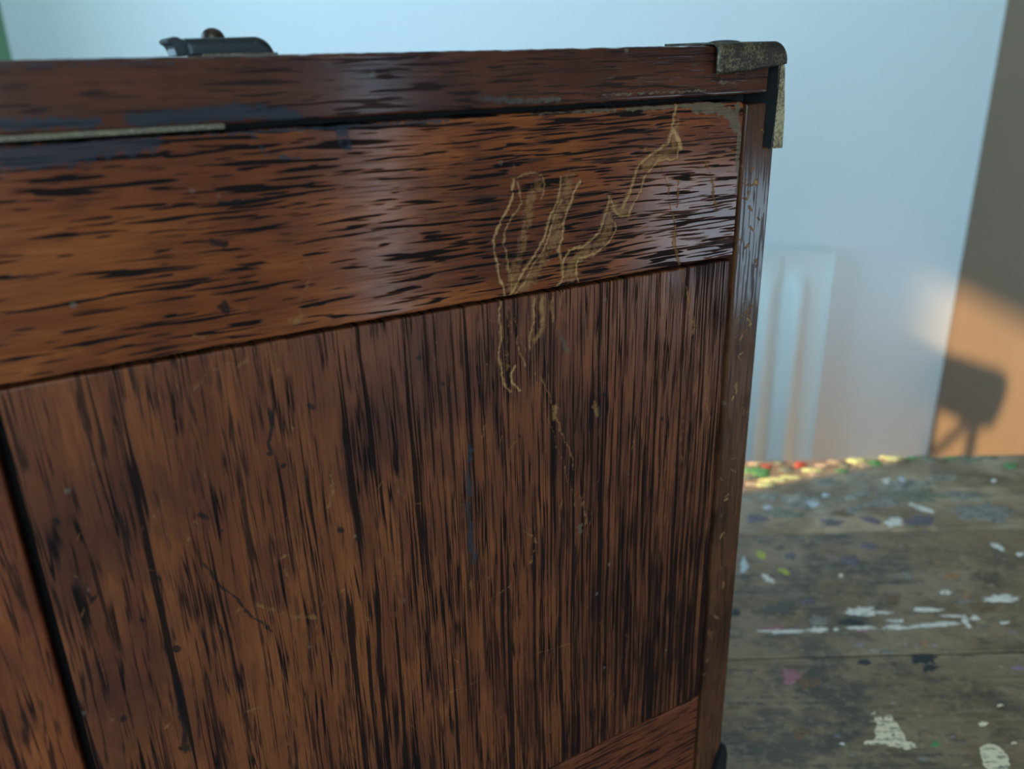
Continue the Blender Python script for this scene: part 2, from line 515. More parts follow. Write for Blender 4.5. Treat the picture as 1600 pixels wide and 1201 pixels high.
def window(axis, at, out, a0, a1, z0, z1):
    """painted frame with a mullion, sat in the opening"""
    global wcount
    wcount += 1
    t = 0.035
    d0, d1 = sorted((at + out * 0.05, at + out * 0.09))
    bm = bmesh.new()

    def bar(p, q, s0, s1):
        if axis == 'x':
            add_box(bm, d0, d1, p, q, s0, s1, 0.003)
        else:
            add_box(bm, p, q, d0, d1, s0, s1, 0.003)
    bar(a0, a0 + t, z0, z1)
    bar(a1 - t, a1, z0, z1)
    bar(a0 + t, a1 - t, z0, z0 + t)
    bar(a0 + t, a1 - t, z1 - t, z1)
    struct(from_bm('window_%d' % wcount, bm, M_GLOSSWHITE))


for h_ in WIN_LEFT:
    window('x', XL, -1, *h_)
for h_ in WIN_RIGHT:
    window('x', XR, 1, *h_)
for h_ in WIN_FRONT_FILL:
    window('y', YF, -1, *h_)

# ================================================================ radiator
rad = empty('radiator', (0.186, 1.690, 0.17), 0, 'white panel radiator with upright rounded flutes on the white wall', 'radiator')
RW, RH = 0.96, 0.605          # overall width and height, root at bottom middle
xs_, ys_ = [], []
pitch, half = 0.066, RW / 2
n_fl = 13
start = half - 0.036 - n_fl * pitch
xs_ += [-half, start - 0.001]
ys_ += [0.0, 0.0]
for i in range(n_fl):
    x0 = start + i * pitch
    for k in range(13):
        f = k / 12
        xs_.append(x0 + f * pitch)
        ys_.append(-0.021 * max(0.0, math.sin(max(0.0, min(1.0, (f - 0.2) / 0.72)) * math.pi)) ** 0.75)
xs_ += [half - 0.034, half]
ys_ += [0.0, 0.0]
zz = [0.0, 0.030, 0.045, 0.060, 0.300, RH - 0.075, RH - 0.060, RH - 0.045, RH - 0.022, RH]
zf = [0, 0, 0.55, 1, 1, 1, 0.55, 0, 0, 0]
bm = bmesh.new()
rows = []
for z_, f_ in zip(zz, zf):
    rows.append([bm.verts.new((a, b * f_, z_)) for a, b in zip(xs_, ys_)])
for r0_, r1_ in zip(rows[:-1], rows[1:]):
    for i in range(len(xs_) - 1):
        bm.faces.new((r0_[i], r0_[i + 1], r1_[i + 1], r1_[i]))
from_bm('front_sheet', bm, M_GLOSSWHITE, rad, True)
box('back_sheet', -half, half, 0.034, 0.040, 0, RH, M_GLOSSWHITE, rad, 0.002)
for s_ in (-1, 1):
    box('side_cover', *sorted((s_ * half, s_ * (half + 0.006))), -0.006, 0.044, 0.004, RH + 0.004, M_GLOSSWHITE, rad, 0.002)
bm = bmesh.new()
for k in range(30):
    xg = -half + 0.01 + k * (RW - 0.02) / 30
    add_box(bm, xg, xg + 0.018, 0.006, 0.032, RH - 0.004, RH)
add_box(bm, -half, half, -0.004, 0.008, RH - 0.004, RH + 0.004, 0.001)
add_box(bm, -half, half, 0.030, 0.040, RH - 0.004, RH + 0.004, 0.001)
from_bm('top_grille', bm, M_GLOSSWHITE, rad)
for xx in (-0.3, 0.3):
    box('wall_bracket', xx - 0.02, xx + 0.02, 0.040, 0.0585, 0.06, 0.50, M_GLOSSWHITE, rad)
bm = bmesh.new()
add_tube(bm, (half + 0.03, 0.02, -0.17), (half + 0.03, 0.02, 0.05), 0.0075)
add_tube(bm, (half - 0.005, 0.02, 0.04), (half + 0.035, 0.02, 0.04), 0.010)
add_tube(bm, (half + 0.03, 0.02, 0.045), (half + 0.03, 0.02, 0.075), 0.015, 0.012)
from_bm('valve', bm, M_GLOSSWHITE, rad)

# ================================================================ workbench
bench = empty('workbench', (0.0, 0.32, 0.0), 0, 'paint-spattered old wooden workbench under the oak chest', 'workbench')
BY = 0.32
joints = [0.760, 0.618, 0.4625, 0.315, 0.165, 0.015, -0.13]
planks = []
for i in range(6):
    y1, y0 = joints[i], joints[i + 1]
    bm = bmesh.new()
    add_box(bm, -0.78, 0.84, y0 + 0.0006 - BY, y1 - 0.0006 - BY, TABLE_Z - 0.03, TABLE_Z, 0.0014 if i else 0.004, 3)
    planks.append(from_bm('plank', bm, BENCH[min(i, 2)], bench))
for sx in (-0.70, 0.76):
    for sy in (-0.10, 0.70):
        box('leg', sx - 0.03, sx + 0.03, sy - 0.03 - BY, sy + 0.03 - BY, 0, TABLE_Z - 0.03, M_BENCHLEG, bench, 0.004)
for sy in (-0.09, 0.69):
    box('apron', -0.67, 0.73, sy - 0.012 - BY, sy + 0.012 - BY, TABLE_Z - 0.13, TABLE_Z - 0.03, M_BENCHLEG, bench, 0.002)
for sx in (-0.70, 0.76):
    box('apron', sx - 0.012, sx + 0.012, -0.07 - BY, 0.67 - BY, TABLE_Z - 0.13, TABLE_Z - 0.03, M_BENCHLEG, bench, 0.002)


def view_ray(px, py):
    return RIGHT * ((px - 800) / FPX) + UP * ((600.5 - py) / FPX) + FWD


def on_bench(px, py):
    """surveyed point on the bench top"""
    r = view_ray(px, py)
    p = CAM + r * ((TABLE_Z - CAM.z) / r.z)
    return p


def plank_of(y):
    for i in range(6):
        if joints[i + 1] <= y <= joints[i]:
            return i
    return 0


def blob(bm, outline, thick, z):
    """dried paint: a low dome with a ragged rim"""
    cx = sum(p[0] for p in outline) / len(outline)
    cy = sum(p[1] for p in outline) / len(outline)
    n_ = len(outline)
    low = [bm.verts.new((a, b, z - 0.0002)) for a, b in outline]
    rim = [bm.verts.new((cx + (a - cx) * 0.97, cy + (b - cy) * 0.97, z + thick * 0.7)) for a, b in outline]
    mid = [bm.verts.new((cx + (a - cx) * 0.6, cy + (b - cy) * 0.6, z + thick)) for a, b in outline]
    for i in range(n_):
        j = (i + 1) % n_
        bm.faces.new((low[i], low[j], rim[j], rim[i]))
        bm.faces.new((rim[i], rim[j], mid[j], mid[i]))
    bm.faces.new(mid)


def splat(px, py, w, h, colour, tilt=0.0, thick=0.00025, n_=40, label=None, rag=0.30):
    pts = []
    ph = [random.uniform(0, 6.28) for _ in range(6)]
    for k in range(n_):
        a = 2 * math.pi * k / n_
        r = 1 + rag * (0.45 * math.sin(2 * a + ph[0]) + 0.4 * math.sin(3 * a + ph[1]) + 0.35 * math.sin(5 * a + ph[2]) + 0.4 * math.sin(8 * a + ph[3])) + random.uniform(-rag, rag) * 0.75
        dx, dy = math.cos(a) * r * w / 2, math.sin(a) * r * h / 2
        p = on_bench(px + dx * math.cos(tilt) - dy * math.sin(tilt), py + dx * math.sin(tilt) + dy * math.cos(tilt))
        pts.append((p.x, p.y - BY))
    y = sum(p[1] for p in pts) / n_ + BY
    i = plank_of(y)
    pts = [(a, min(max(b, joints[i + 1] - BY + 0.001), joints[i] - BY - 0.001)) for a, b in pts]
    bm = bmesh.new()
    blob(bm, pts, thick, TABLE_Z)
    o = from_bm('paint_splat', bm, PAINT[colour], planks[i], True)
    o['label'] = label or ('dried ' + ('pale grey' if colour == 'haze' else colour) + ' paint')
    return o


# positions read on the bench: (x, y, width, height, colour, tilt)
Z5 = [(200, 105, 32, 84, 'pale blue'), (285, 55, 58, 30, 'yellow', .6), (400, 135, 56, 30, 'yellow', .5), (320, 172, 70, 26, 'white', .5),
      (685, 155, 25, 16, 'cream'), (1210, 240, 50, 22, 'white'), (1310, 262, 30, 14, 'orange'),
      (390, 435, 200, 20, 'white'), (566, 428, 105, 24, 'white'), (660, 425, 28, 13, 'white'), (785, 336, 170, 40, 'white'),
      (900, 341, 75, 14, 'white'), (1110, 326, 140, 22, 'white'), (1490, 272, 195, 32, 'white'), (785, 417, 130, 20, 'white'),
      (955, 414, 110, 26, 'white'), (960, 382, 80, 15, 'white'), (1150, 402, 215, 24, 'white', -.06), (1240, 358, 120, 10, 'white'),
      (1310, 386, 76, 26, 'white', 1.0), (1355, 368, 48, 22, 'white'), (1500, 392, 50, 13, 'white'), (1290, 285, 120, 14, 'blue grey'),
      (790, 434, 80, 12, 'pink'), (340, 418, 110, 14, 'pink'), (435, 660, 90, 84, 'pink', .3), (735, 388, 105, 38, 'black'),
      (158, 342, 40, 46, 'black'), (385, 322, 175, 70, 'grey'), (1090, 560, 150, 70, 'black', .3), (1130, 618, 80, 34, 'black'),
      (800, 590, 60, 28, 'black'), (1095, 495, 36, 18, 'orange'), (1400, 322, 130, 26, 'rust'), (940, 280, 60, 60, 'rust', .8),
      (915, 548, 80, 40, 'blue grey', .5), (1155, 1000, 55, 26, 'green'), (1395, 897, 46, 22, 'cream'), (1480, 805, 30, 16, 'cream'),
      (480, 945, 80, 50, 'rust'), (570, 385, 95, 50, 'blue grey'), (500, 690, 60, 60, 'rust', .9), (1550, 993, 24, 14, 'cream'),
      (690, 997, 26, 12, 'white'), (555, 690, 50, 60, 'rust', .8), (515, 285, 70, 24, 'purple', -.3), (730, 80, 95, 46, 'purple'), (430, 58, 70, 30, 'purple'),
      (1240, 160, 80, 26, 'orange'), (1020, 160, 60, 22, 'blue grey', .6)]
Z4 = [(1090, 620, 115, 24, 'white', .35), (540, 595, 76, 36, 'pale blue'), (320, 615, 40, 22, 'pale blue'), (610, 553, 42, 18, 'pale blue'),
      (640, 690, 110, 34, 'purple'), (840, 680, 100, 34, 'purple', .2), (1080, 684, 170, 44, 'purple'), (1400, 640, 280, 92, 'blue grey'),
      (690, 645, 110, 34, 'rust', .2), (912, 480, 46, 24, 'white'), (990, 475, 34, 28, 'pale blue'), (262, 672, 96, 44, 'purple'),
      (1050, 555, 300, 60, 'dull green'), (950, 690, 90, 44, 'white'), (480, 600, 110, 50, 'blue grey'), (750, 630, 120, 36, 'blue grey', -.3),
      (830, 810, 90, 30, 'purple'), (620, 490, 130, 30, 'blue grey'), (1470, 812, 80, 20, 'white', .4), (1580, 850, 36, 20, 'white'),
      (480, 572, 190, 44, 'haze'), (1010, 505, 240, 44, 'haze'), (760, 560, 150, 36, 'haze', -.2), (330, 560, 120, 30, 'haze'), (1330, 560, 200, 40, 'haze'), (1200, 470, 150, 26, 'haze'), (400, 650, 180, 40, 'dull green'), (900, 590, 160, 50, 'blue grey'), (1240, 545, 90, 26, 'blue grey')]
Z4_EDGE = [(270, 440, 120, 46, 'green'), (312, 415, 40, 16, 'red'), (480, 405, 60, 22, 'red'), (762, 385, 80, 26, 'lemon'),  # edge paint; extra lemon and peach also put sunlight into the colour
           (850, 396, 80, 24, 'green'), (955, 374, 80, 18, 'lemon'), (650, 392, 60, 20, 'peach'), (540, 432, 80, 14, 'lemon'),
           (1040, 372, 40, 14, 'green'), (1340, 382, 60, 16, 'dull green'), (1530, 412, 60, 26, 'green'), (1450, 485, 18, 14, 'white'),
           (410, 430, 70, 22, 'dull green'), (350, 480, 120, 16, 'lemon'), (700, 412, 50, 14, 'dull green'), (590, 408, 50, 16, 'peach'),
           (1130, 380, 60, 14, 'dull green'), (1230, 372, 50, 12, 'green'), (900, 366, 50, 10, 'lemon'), (240, 500, 60, 16, 'peach'), (230, 470, 90, 18, 'dull green'), (430, 468, 90, 14, 'lemon'), (560, 452, 60, 12, 'peach'),
           (690, 436, 60, 10, 'green'), (800, 406, 60, 14, 'peach'), (300, 505, 110, 14, 'lemon'), (260, 400, 70, 14, 'peach'), (380, 396, 50, 12, 'dull green'),
           (1000, 386, 60, 12, 'rust'), (1090, 368, 60, 12, 'dull green'), (1180, 388, 60, 14, 'rust'), (1290, 366, 60, 10, 'dull green'), (1420, 372, 80, 14, 'dull green')]
for s_ in Z5:
    splat(1100 + s_[0] / 3.2, 850 + s_[1] / 3.2, s_[2] / 3.2, s_[3] / 3.2, s_[4], s_[5] if len(s_) > 5 else 0)
for s_ in Z4:
    splat(1100 + s_[0] / 3.2, 600 + s_[1] / 3.2, s_[2] / 3.2, s_[3] / 3.2, s_[4], s_[5] if len(s_) > 5 else 0)
for s_ in Z4_EDGE:
    splat(1100 + s_[0] / 3.2, 600 + s_[1] / 3.2, s_[2] / 3.2, s_[3] / 3.2, s_[4], thick=0.002)


def traced_splat(zpts, colour, label):
    pts = []
    for (a, b), (c, d) in zip(zpts, zpts[1:] + zpts[:1]):
        for k in range(4):
            q = (a + (c - a) * k / 4 + random.uniform(-4, 4), b + (d - b) * k / 4 + random.uniform(-4, 4))
            p = on_bench(1100 + q[0] / 3.2, 850 + q[1] / 3.2)
            pts.append((p.x, p.y - BY))
    i = plank_of(sum(p[1] for p in pts) / len(pts) + BY)
    bm = bmesh.new()
    low = [bm.verts.new((a, b, TABLE_Z - 0.0002)) for a, b in pts]
    top = [bm.verts.new((a, b, TABLE_Z + 0.0004)) for a, b in pts]
    for k in range(len(pts)):
        j = (k + 1) % len(pts)
        bm.faces.new((low[k], low[j], top[j], top[k]))
    bm.faces.new(top)
    o = from_bm('paint_splat', bm, PAINT[colour], planks[i])
    o['label'] = label


traced_splat([(838, 848), (852, 838), (872, 862), (900, 880), (905, 856), (935, 852), (950, 880), (975, 915), (1000, 960), (1010, 985), (1050, 995),
              (1060, 1012), (1020, 1030), (960, 1015), (905, 1002), (800, 1005), (800, 988), (850, 982), (862, 960), (850, 935), (864, 905), (852, 870)],
             'cream', 'forked cream paint splat')
traced_splat([(1375, 1020), (1410, 998), (1450, 1000), (1490, 1025), (1520, 1070), (1530, 1110), (1500, 1150), (1440, 1150), (1400, 1110), (1382, 1060)],
             'cream', 'oval worn cream paint splat')

# ================================================================ oak chest
P0 = Vector((-math.sin(YAW) * UNIT, math.cos(YAW) * UNIT, TABLE_Z))
chest = empty('oak_chest', P0 + Vector((0, 0, 0.0004)), YAW, 'old varnished oak chest with metal corners and scratched front, standing on the bench', 'chest')
RZ = Matrix.Rotation(-YAW, 3, 'Z')
DEPTH = 0.297


def V(v):
    """height above the chest's base from a height in survey units below the lens"""
    return v * UNIT + 1.55 * UNIT


def on_front(px, py, y=0.0):
    """surveyed point in the chest's own frame, on the plane y behind its front"""
    o = RZ @ (CAM - P0)
    r = RZ @ view_ray(px, py)
    t = (y - o.y) / r.y
    p = o + r * t
    return p.x, p.z


def axis_steps(lo, hi, d0, d1, fine, edge=0.0012):
    a = [lo, lo + edge * 0.3, lo + edge * 0.65, lo + edge]
    if d0 > lo + edge:
        a += list(np.linspace(lo + edge, d0, 12))[1:]
    a += list(np.arange(a[-1] + fine, min(d1, hi - edge), fine))
    if d1 < hi - edge:
        a += list(np.linspace(d1, hi - edge, 12))
    a += [hi - edge, hi - edge * 0.65, hi - edge * 0.3, hi]
    return np.array(a)


def seg_dist(X, Z, pts):
    d = np.full(X.shape, 1e3)
    for (ax, az), (bx, bz) in zip(pts[:-1], pts[1:]):
        vx, vz = bx - ax, bz - az
        L = vx * vx + vz * vz + 1e-12
        t = np.clip(((X - ax) * vx + (Z - az) * vz) / L, 0, 1)
        d = np.minimum(d, np.hypot(X - ax - t * vx, Z - az - t * vz))
    return d


def board(name, x0, x1, z0, z1, mat, y0=0.0, thick=0.012, dense=(-0.035, 0.27), fine=0.0005, r=0.0012, marks=None, round_tr=0.0, wob=0.00025, notch=None):
    """a board whose front carries a fine grid, with softened edges and wear masks stored on its points"""
    X = axis_steps(x0, x1, max(dense[0], x0), min(dense[1], x1), fine, r)
    Z = axis_steps(z0, z1, z0, z1, fine, r)
    gx, gz = np.meshgrid(X, Z, indexing='ij')
    gx, gz = gx.copy(), gz.copy()
    if round_tr:
        cx, cz = x1 - round_tr, z1 - round_tr
        inside = (gx > cx) & (gz > cz)
        ax, az = gx[inside] - cx, gz[inside] - cz
        s = np.maximum(ax, az) / np.maximum(1e-9, np.hypot(ax, az))
        gx[inside] = cx + ax * s
        gz[inside] = cz + az * s
    ex = np.minimum(np.minimum(gx - x0, x1 - gx), np.minimum(gz - z0, z1 - gz))
    if round_tr:
        rr = round_tr - np.hypot(np.maximum(gx - cx, 0), np.maximum(gz - cz, 0))
        ex = np.where(inside, np.minimum(rr, ex + 1), ex)
    ex = np.clip(ex, 0, r)
    gy = y0 + r - np.sqrt(np.maximum(0, r * r - (r - ex) ** 2))
    # worn, slightly wandering edges
    edge = np.exp(-ex / r * 2.0)
    wx = wob * (np.sin(gx * 310 + 1.0) + np.sin(gx * 143 + z0 * 50) + 0.7 * np.sin(gx * 720))
    gz = gz - edge * np.abs(wx) * np.where(gz > (z0 + z1) / 2, 1, -1) * (ex < r)
    if notch:
        gy = np.where((gx > notch[0]) & (gz > notch[1]), y0 + 0.014, gy)
    nx, nz = gx.shape
    nv = nx * nz
    co = np.stack([gx, gy, gz], -1).reshape(-1, 3)
    idx = np.arange(nv).reshape(nx, nz)
    quads = np.stack([idx[:-1, :-1], idx[1:, :-1], idx[1:, 1:], idx[:-1, 1:]], -1).reshape(-1, 4)
    ring = np.concatenate([idx[:, 0], idx[-1, 1:], idx[-2::-1, -1], idx[0, -2:0:-1]])
    back = co[ring].copy()
    back[:, 1] = y0 + thick
    m_ = len(ring)
    bi = nv + np.arange(m_)
    side = np.stack([ring, bi, np.roll(bi, -1), np.roll(ring, -1)], -1)
    me = bpy.data.meshes.new(name)
    allv = np.concatenate([co, back])
    fq = np.concatenate([quads, side])
    loops = np.concatenate([fq.reshape(-1), bi[::-1]])
    starts = np.concatenate([np.arange(len(fq)) * 4, [len(fq) * 4]])
    tot = np.concatenate([np.full(len(fq), 4), [m_]])
    me.vertices.add(len(allv))
    me.vertices.foreach_set('co', allv.reshape(-1).astype(np.float32))
    me.loops.add(len(loops))
    me.loops.foreach_set('vertex_index', loops.astype(np.int32))
    me.polygons.add(len(starts))
    me.polygons.foreach_set('loop_start', starts.astype(np.int32))
    me.polygons.foreach_set('loop_total', tot.astype(np.int32))
    sm = np.ones(len(starts), bool)
    sm[len(quads):] = False
    me.polygons.foreach_set('use_smooth', sm)
    me.update(calc_edges=True)
    me.validate()
    gx = gx + 0.00022 * np.sin(gz * 1100 + 3 * np.sin(gx * 500 + gz * 210)) + 0.00012 * np.sin(gz * 3100 + gx * 1500) + 0.0005 * np.sin(gz * 420)
    gz = gz + 0.00020 * np.sin(gx * 1300 + 2 * np.sin(gz * 600)) + 0.00012 * np.sin(gx * 3400 - gz * 1900)
    for key in ('scratch', 'grime', 'dark'):
        val = np.zeros(nv)
        for kind, pts, w, amp in (marks or []):
            if kind != key:
                continue
            if len(pts) == 1:
                d = np.hypot(gx - pts[0][0], gz - pts[0][1]).reshape(-1)
            else:
                ax_ = [p[0] for p in pts]
                az_ = [p[1] for p in pts]
                box_ = (gx > min(ax_) - 3 * w) & (gx < max(ax_) + 3 * w) & (gz > min(az_) - 3 * w) & (gz < max(az_) + 3 * w)
                d = np.full(gx.shape, 1e3)
                d[box_] = seg_dist(gx[box_], gz[box_], pts)
                d = d.reshape(-1)
            val = np.maximum(val, amp * np.clip(1.25 - d / w, 0, 1))
        at = me.attributes.new(key, 'FLOAT', 'POINT')
        at.data.foreach_set('value', np.concatenate([val, np.zeros(m_)]).astype(np.float32))
    return link(name, me, mat, chest)


def px(pts, ox=0, oy=0, s=1.0):
    return [on_front(ox + a / s, oy + b / s) for a, b in pts]


marks = []


def scr(pts, w, amp=0.75, ox=0, oy=0, s=1.0, kind='scratch'):
    marks.append((kind, px(pts, ox, oy, s), w, amp))


A = (750, 150, 3.431)
for pts, w, a in [
    ([(1045, 60), (1040, 150), (1022, 220), (1000, 260), (930, 310), (860, 370), (820, 460), (790, 540), (770, 600)], .0014, .72),
    ([(1040, 190), (1062, 250), (1075, 290)], .0012, .95),
    ([(1060, 270), (1060, 340), (960, 350), (920, 400), (880, 440), (850, 530), (820, 600), (800, 650), (740, 640), (700, 560)], .0011, .72),
    ([(1050, 150), (1030, 300), (940, 340), (890, 390)], .0036, .62),
    ([(690, 545), (690, 600), (660, 680), (630, 740), (560, 810), (480, 830), (450, 900), (430, 1000), (400, 1030)], .0012, .72),
    ([(725, 690), (720, 730), (690, 790), (620, 850), (530, 880), (510, 950), (520, 1000)], .0010, .74),
    ([(780, 610), (700, 600), (690, 690), (660, 780), (560, 850), (490, 900), (470, 980)], .0042, .60),
    ([(190, 450), (165, 560), (120, 670), (70, 780), (65, 830), (95, 900), (115, 1020), (130, 1080)], .0009, .76),
    ([(210, 470), (215, 580), (150, 700), (120, 800), (150, 890), (170, 980), (160, 1050)], .0009, .68),
    ([(210, 440), (270, 415), (340, 430), (350, 480), (325, 560)], .0008, .68),
    ([(320, 470), (262, 560), (250, 700), (210, 860), (170, 1040)], .0036, .58),
    ([(440, 440), (430, 500), (400, 600), (350, 740), (280, 880), (200, 1000), (150, 1080)], .0011, .74),
    ([(540, 460), (500, 520), (470, 620), (440, 740), (420, 830), (440, 880)], .0011, .74),
    ([(430, 560), (390, 700), (330, 850), (240, 1000), (190, 1060)], .0010, .70),
    ([(480, 460), (440, 600), (400, 760), (330, 900), (230, 1030)], .0044, .60),
    ([(970, 370), (1000, 480), (1030, 620), (1050, 760), (1060, 880), (1085, 960), (1110, 1050), (1150, 1170)], .0006, .62),
    ([(1040, 740), (1045, 820), (1060, 900)], .0012, .62),
    ([(1060, 450), (1060, 600)], .0010, .55), ([(1210, 330), (1240, 460), (1270, 610)], .0009, .55),
    ([(880, 285), (880, 300)], .0014, .60), ([(180, 375), (182, 385)], .0014, .5),
]:
    scr(pts, w, a, *A)
B = (700, 450, 3.2)
for pts, w, a in [
    ([(270, 60), (260, 180), (265, 300), (260, 400), (280, 480), (320, 520)], .0011, .74), ([(310, 80), (300, 300), (300, 420)], .0016, .5),
    ([(330, 395), (312, 440), (330, 480), (370, 520)], .0011, .78), ([(440, 60), (430, 160), (410, 240), (420, 310)], .0012, .70),
    ([(480, 60), (470, 200), (450, 260)], .0022, .66), ([(530, 50), (520, 170)], .0012, .66), ([(580, 30), (570, 90)], .0010, .6),
    ([(330, 160), (400, 330), (450, 470), (490, 620), (550, 800), (600, 950), (650, 1120)], .0004, .66),
    ([(345, 250), (370, 340), (385, 400)], .0009, .66),
    ([(470, 440), (510, 560), (545, 640), (560, 720), (610, 800), (630, 920)], .0009, .62), ([(540, 600), (540, 650)], .0022, .7),
    ([(1190, 0), (1210, 120), (1230, 200), (1220, 230)], .0007, .68), ([(1235, 150), (1225, 230)], .0014, .66),
    ([(1310, 380), (1290, 560), (1310, 640), (1300, 740)], .0010, .55), ([(1270, 650), (1265, 760)], .0009, .55),
    ([(1180, 600), (1170, 800), (1160, 1000)], .0009, .5), ([(740, 580), (745, 640)], .0022, .62),
    ([(925, 770), (920, 830)], .0008, .62), ([(570, 1060), (560, 1180)], .0009, .6), ([(680, 1040), (690, 1180)], .0010, .6),
    ([(190, 700), (180, 750)], .0012, .52), ([(1420, 180), (1530, 90)], .0006, .62), ([(1430, 260), (1500, 210)], .0005, .6),
]:
    scr(pts, w, a, *B)
for pts, w, a in [([(300, 610), (330, 585), (360, 572)], .0012, .5), ([(375, 575), (410, 545)], .0014, .5), ([(465, 500), (480, 440), (485, 410)], .0010, .48),
                  ([(455, 505), (470, 495)], .0022, .52), ([(405, 945), (450, 965), (490, 968)], .0018, .5), ([(430, 875), (455, 870)], .0011, .5),
                  ([(700, 1085), (750, 1065)], .0006, .6), ([(830, 1025), (890, 1008)], .0006, .6), ([(380, 1115), (415, 1105)], .0011, .52),
                  ([(755, 950), (800, 915)], .0007, .52), ([(820, 830), (840, 850), (830, 880)], .0012, .55), ([(905, 775), (925, 800), (915, 860)], .0008, .5),
                  ([(520, 740), (515, 800)], .0016, .5)]:
    scr(pts, w, a)
for k in range(150):
    x_, y_ = random.uniform(100, 1110), random.uniform(480, 1190)
    dx, dy = random.uniform(-14, 14), random.uniform(-16, 16)
    scr([(x_, y_), (x_ + dx, y_ + dy)], random.uniform(.0003, .0008), random.uniform(.40, .62))
# flaking along the right-hand board
for k in range(46):
    y_ = random.uniform(180, 1150)
    xl = 1163 - (y_ - 200) * 0.078
    x_ = random.uniform(xl + 4, xl + 36)
    scr([(x_, y_), (x_ + random.uniform(-9, 9), y_ + random.uniform(-9, 9))], random.uniform(.0004, .0011), random.uniform(.5, .85))
for x_, y_ in [(1183, 408), (1130, 912), (1150, 600), (1160, 640)]:
    scr([(x_, y_), (x_ + 1, y_ + 6)], .0020, .62)
# worn grey places
for pts, w, a in [([(1152, 165), (1154, 215), (1153, 300)], .0017, .85), ([(1085, 170), (1120, 170), (1142, 180), (1150, 200)], .0034, .8), ([(980, 172), (1090, 166)], .0013, .75),
                  ([(0, 250), (90, 245), (170, 232), (230, 222)], .0052, .72), ([(240, 214), (420, 207), (560, 198), (700, 190)], .0011, .62),
                  ([(530, 205), (545, 230)], .0030, .62), ([(395, 215), (420, 245), (470, 250)], .0012, .55), ([(830, 178), (900, 176), (960, 174)], .0014, .62),
                  ([(750, 155), (800, 160), (870, 157)], .0016, .66), ([(940, 150), (1010, 147), (1100, 143)], .0008, .6),
                  ([(0, 196), (90, 195), (150, 194)], .0028, .66), ([(210, 190), (300, 184), (370, 176), (430, 180), (465, 188)], .0036, .74),
                  ([(1120, 130), (1150, 132)], .0016, .55), ([(0, 105), (120, 104), (300, 100)], .0012, .5), ([(735, 700), (732, 800), (740, 880)], .0028, .56),
                  ([(880, 530), (885, 548)], .0022, .62), ([(905, 824), (908, 832)], .0030, .62), ([(935, 640), (937, 652)], .0026, .55)]:
    scr(pts, w, a, kind='grime')
# ink spots and burns
for x_, y_, r_ in [(317, 808, .0026), (422, 710, .0018), (86, 817, .0022), (485, 637, .0018), (290, 1170, .0034), (440, 730, .0015), (190, 1125, .0022),
                   (245, 905, .0018), (275, 1070, .0022), (690, 600, .0018), (1035, 655, .0015), (810, 682, .0014), (945, 618, .0018), (530, 830, .0018),
                   (275, 1015, .0024), (800, 258, .0012), (655, 560, .0014), (540, 225, .0018), (345, 830, .0012), (220, 970, .0016)]:
    scr([(x_, y_), (x_ + 2, y_ + 2)], r_ * 0.8, .8, kind='dark')
for pts, w in [([(318, 885), (345, 915), (380, 950), (425, 990)], .0009), ([(275, 1070), (285, 1120), (290, 1165)], .0014), ([(135, 915), (140, 945), (150, 930)], .0009),
               ([(422, 640), (424, 705)], .0012), ([(345, 320), (420, 312)], .0011), ([(350, 480), (358, 488)], .0022), ([(330, 380), (350, 385)], .0018)]:
    scr(pts, w, .75, kind='dark')

XLc = -0.305                       # left end of the chest
# dark core that shows in the joints
box('carcass', XLc + 0.016, 0.246, 0.0115, DEPTH - 0.012, 0.012, V(-0.0640), M_DARK, chest)
board('lid', XLc, 1.036 * UNIT, V(-0.0655), V(0.0066), M_LID, -0.0008, 0.0128, r=0.0012, marks=marks, wob=0.00015)
bm = bmesh.new()
add_box(bm, XLc, 1.036 * UNIT, 0.012, DEPTH, V(-0.0655), V(0.0066), 0.0008)
from_bm('lid_board', bm, M_LID, chest)
board('top_rail', XLc + 0.017, 0.9915 * UNIT, V(-0.3184), V(-0.0722), M_RAIL, 0.0, 0.012, r=0.0008, marks=marks, round_tr=0.0032, wob=0.00022)
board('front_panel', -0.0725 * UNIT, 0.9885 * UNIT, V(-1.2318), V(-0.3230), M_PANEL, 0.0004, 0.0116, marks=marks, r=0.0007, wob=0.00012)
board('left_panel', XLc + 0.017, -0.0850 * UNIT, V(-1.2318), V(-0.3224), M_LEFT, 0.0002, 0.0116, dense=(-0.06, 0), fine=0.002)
board('bottom_rail', XLc + 0.017, 0.9885 * UNIT, V(-1.4800), V(-1.2340), M_BOTTOM, 0.0002, 0.0118, dense=(0.10, 0.26), fine=0.0015, wob=0.0002)
board('side_board', 0.9965 * UNIT, 1.0630 * UNIT, V(-1.482), V(-0.0790), M_SIDE, 0.0002, DEPTH, fine=0.0005, r=0.0010, marks=marks, wob=0.0001, notch=(1.0400 * UNIT, V(-0.146)))
box('side_board', XLc, XLc + 0.0166, 0.0002, DEPTH, V(-1.482), V(-0.0790), M_SIDE, chest, 0.001)
box('base_board', XLc, 1.0630 * UNIT, 0.0, DEPTH, 0.0, V(-1.4835), M_BOTTOM, chest, 0.0012)
box('back_board', XLc + 0.017, 0.248, DEPTH - 0.012, DEPTH, V(-1.482), V(-0.0790), M_LEFT, chest)

box('gap_filler', 0.2450, 0.2588, 0.0120, DEPTH - 0.012, V(-0.0788), V(-0.0640), M_DARK, chest)  # added dark filler, blocks light showing through the gap under the lid
# pale metal strip tucked under the lid, left
xe, _ = on_front(350, 200)
o = box('lock_strip', -0.14, xe, -0.0022, 0.010, V(-0.0690), V(-0.0628), M_BRASS, chest, 0.0003)


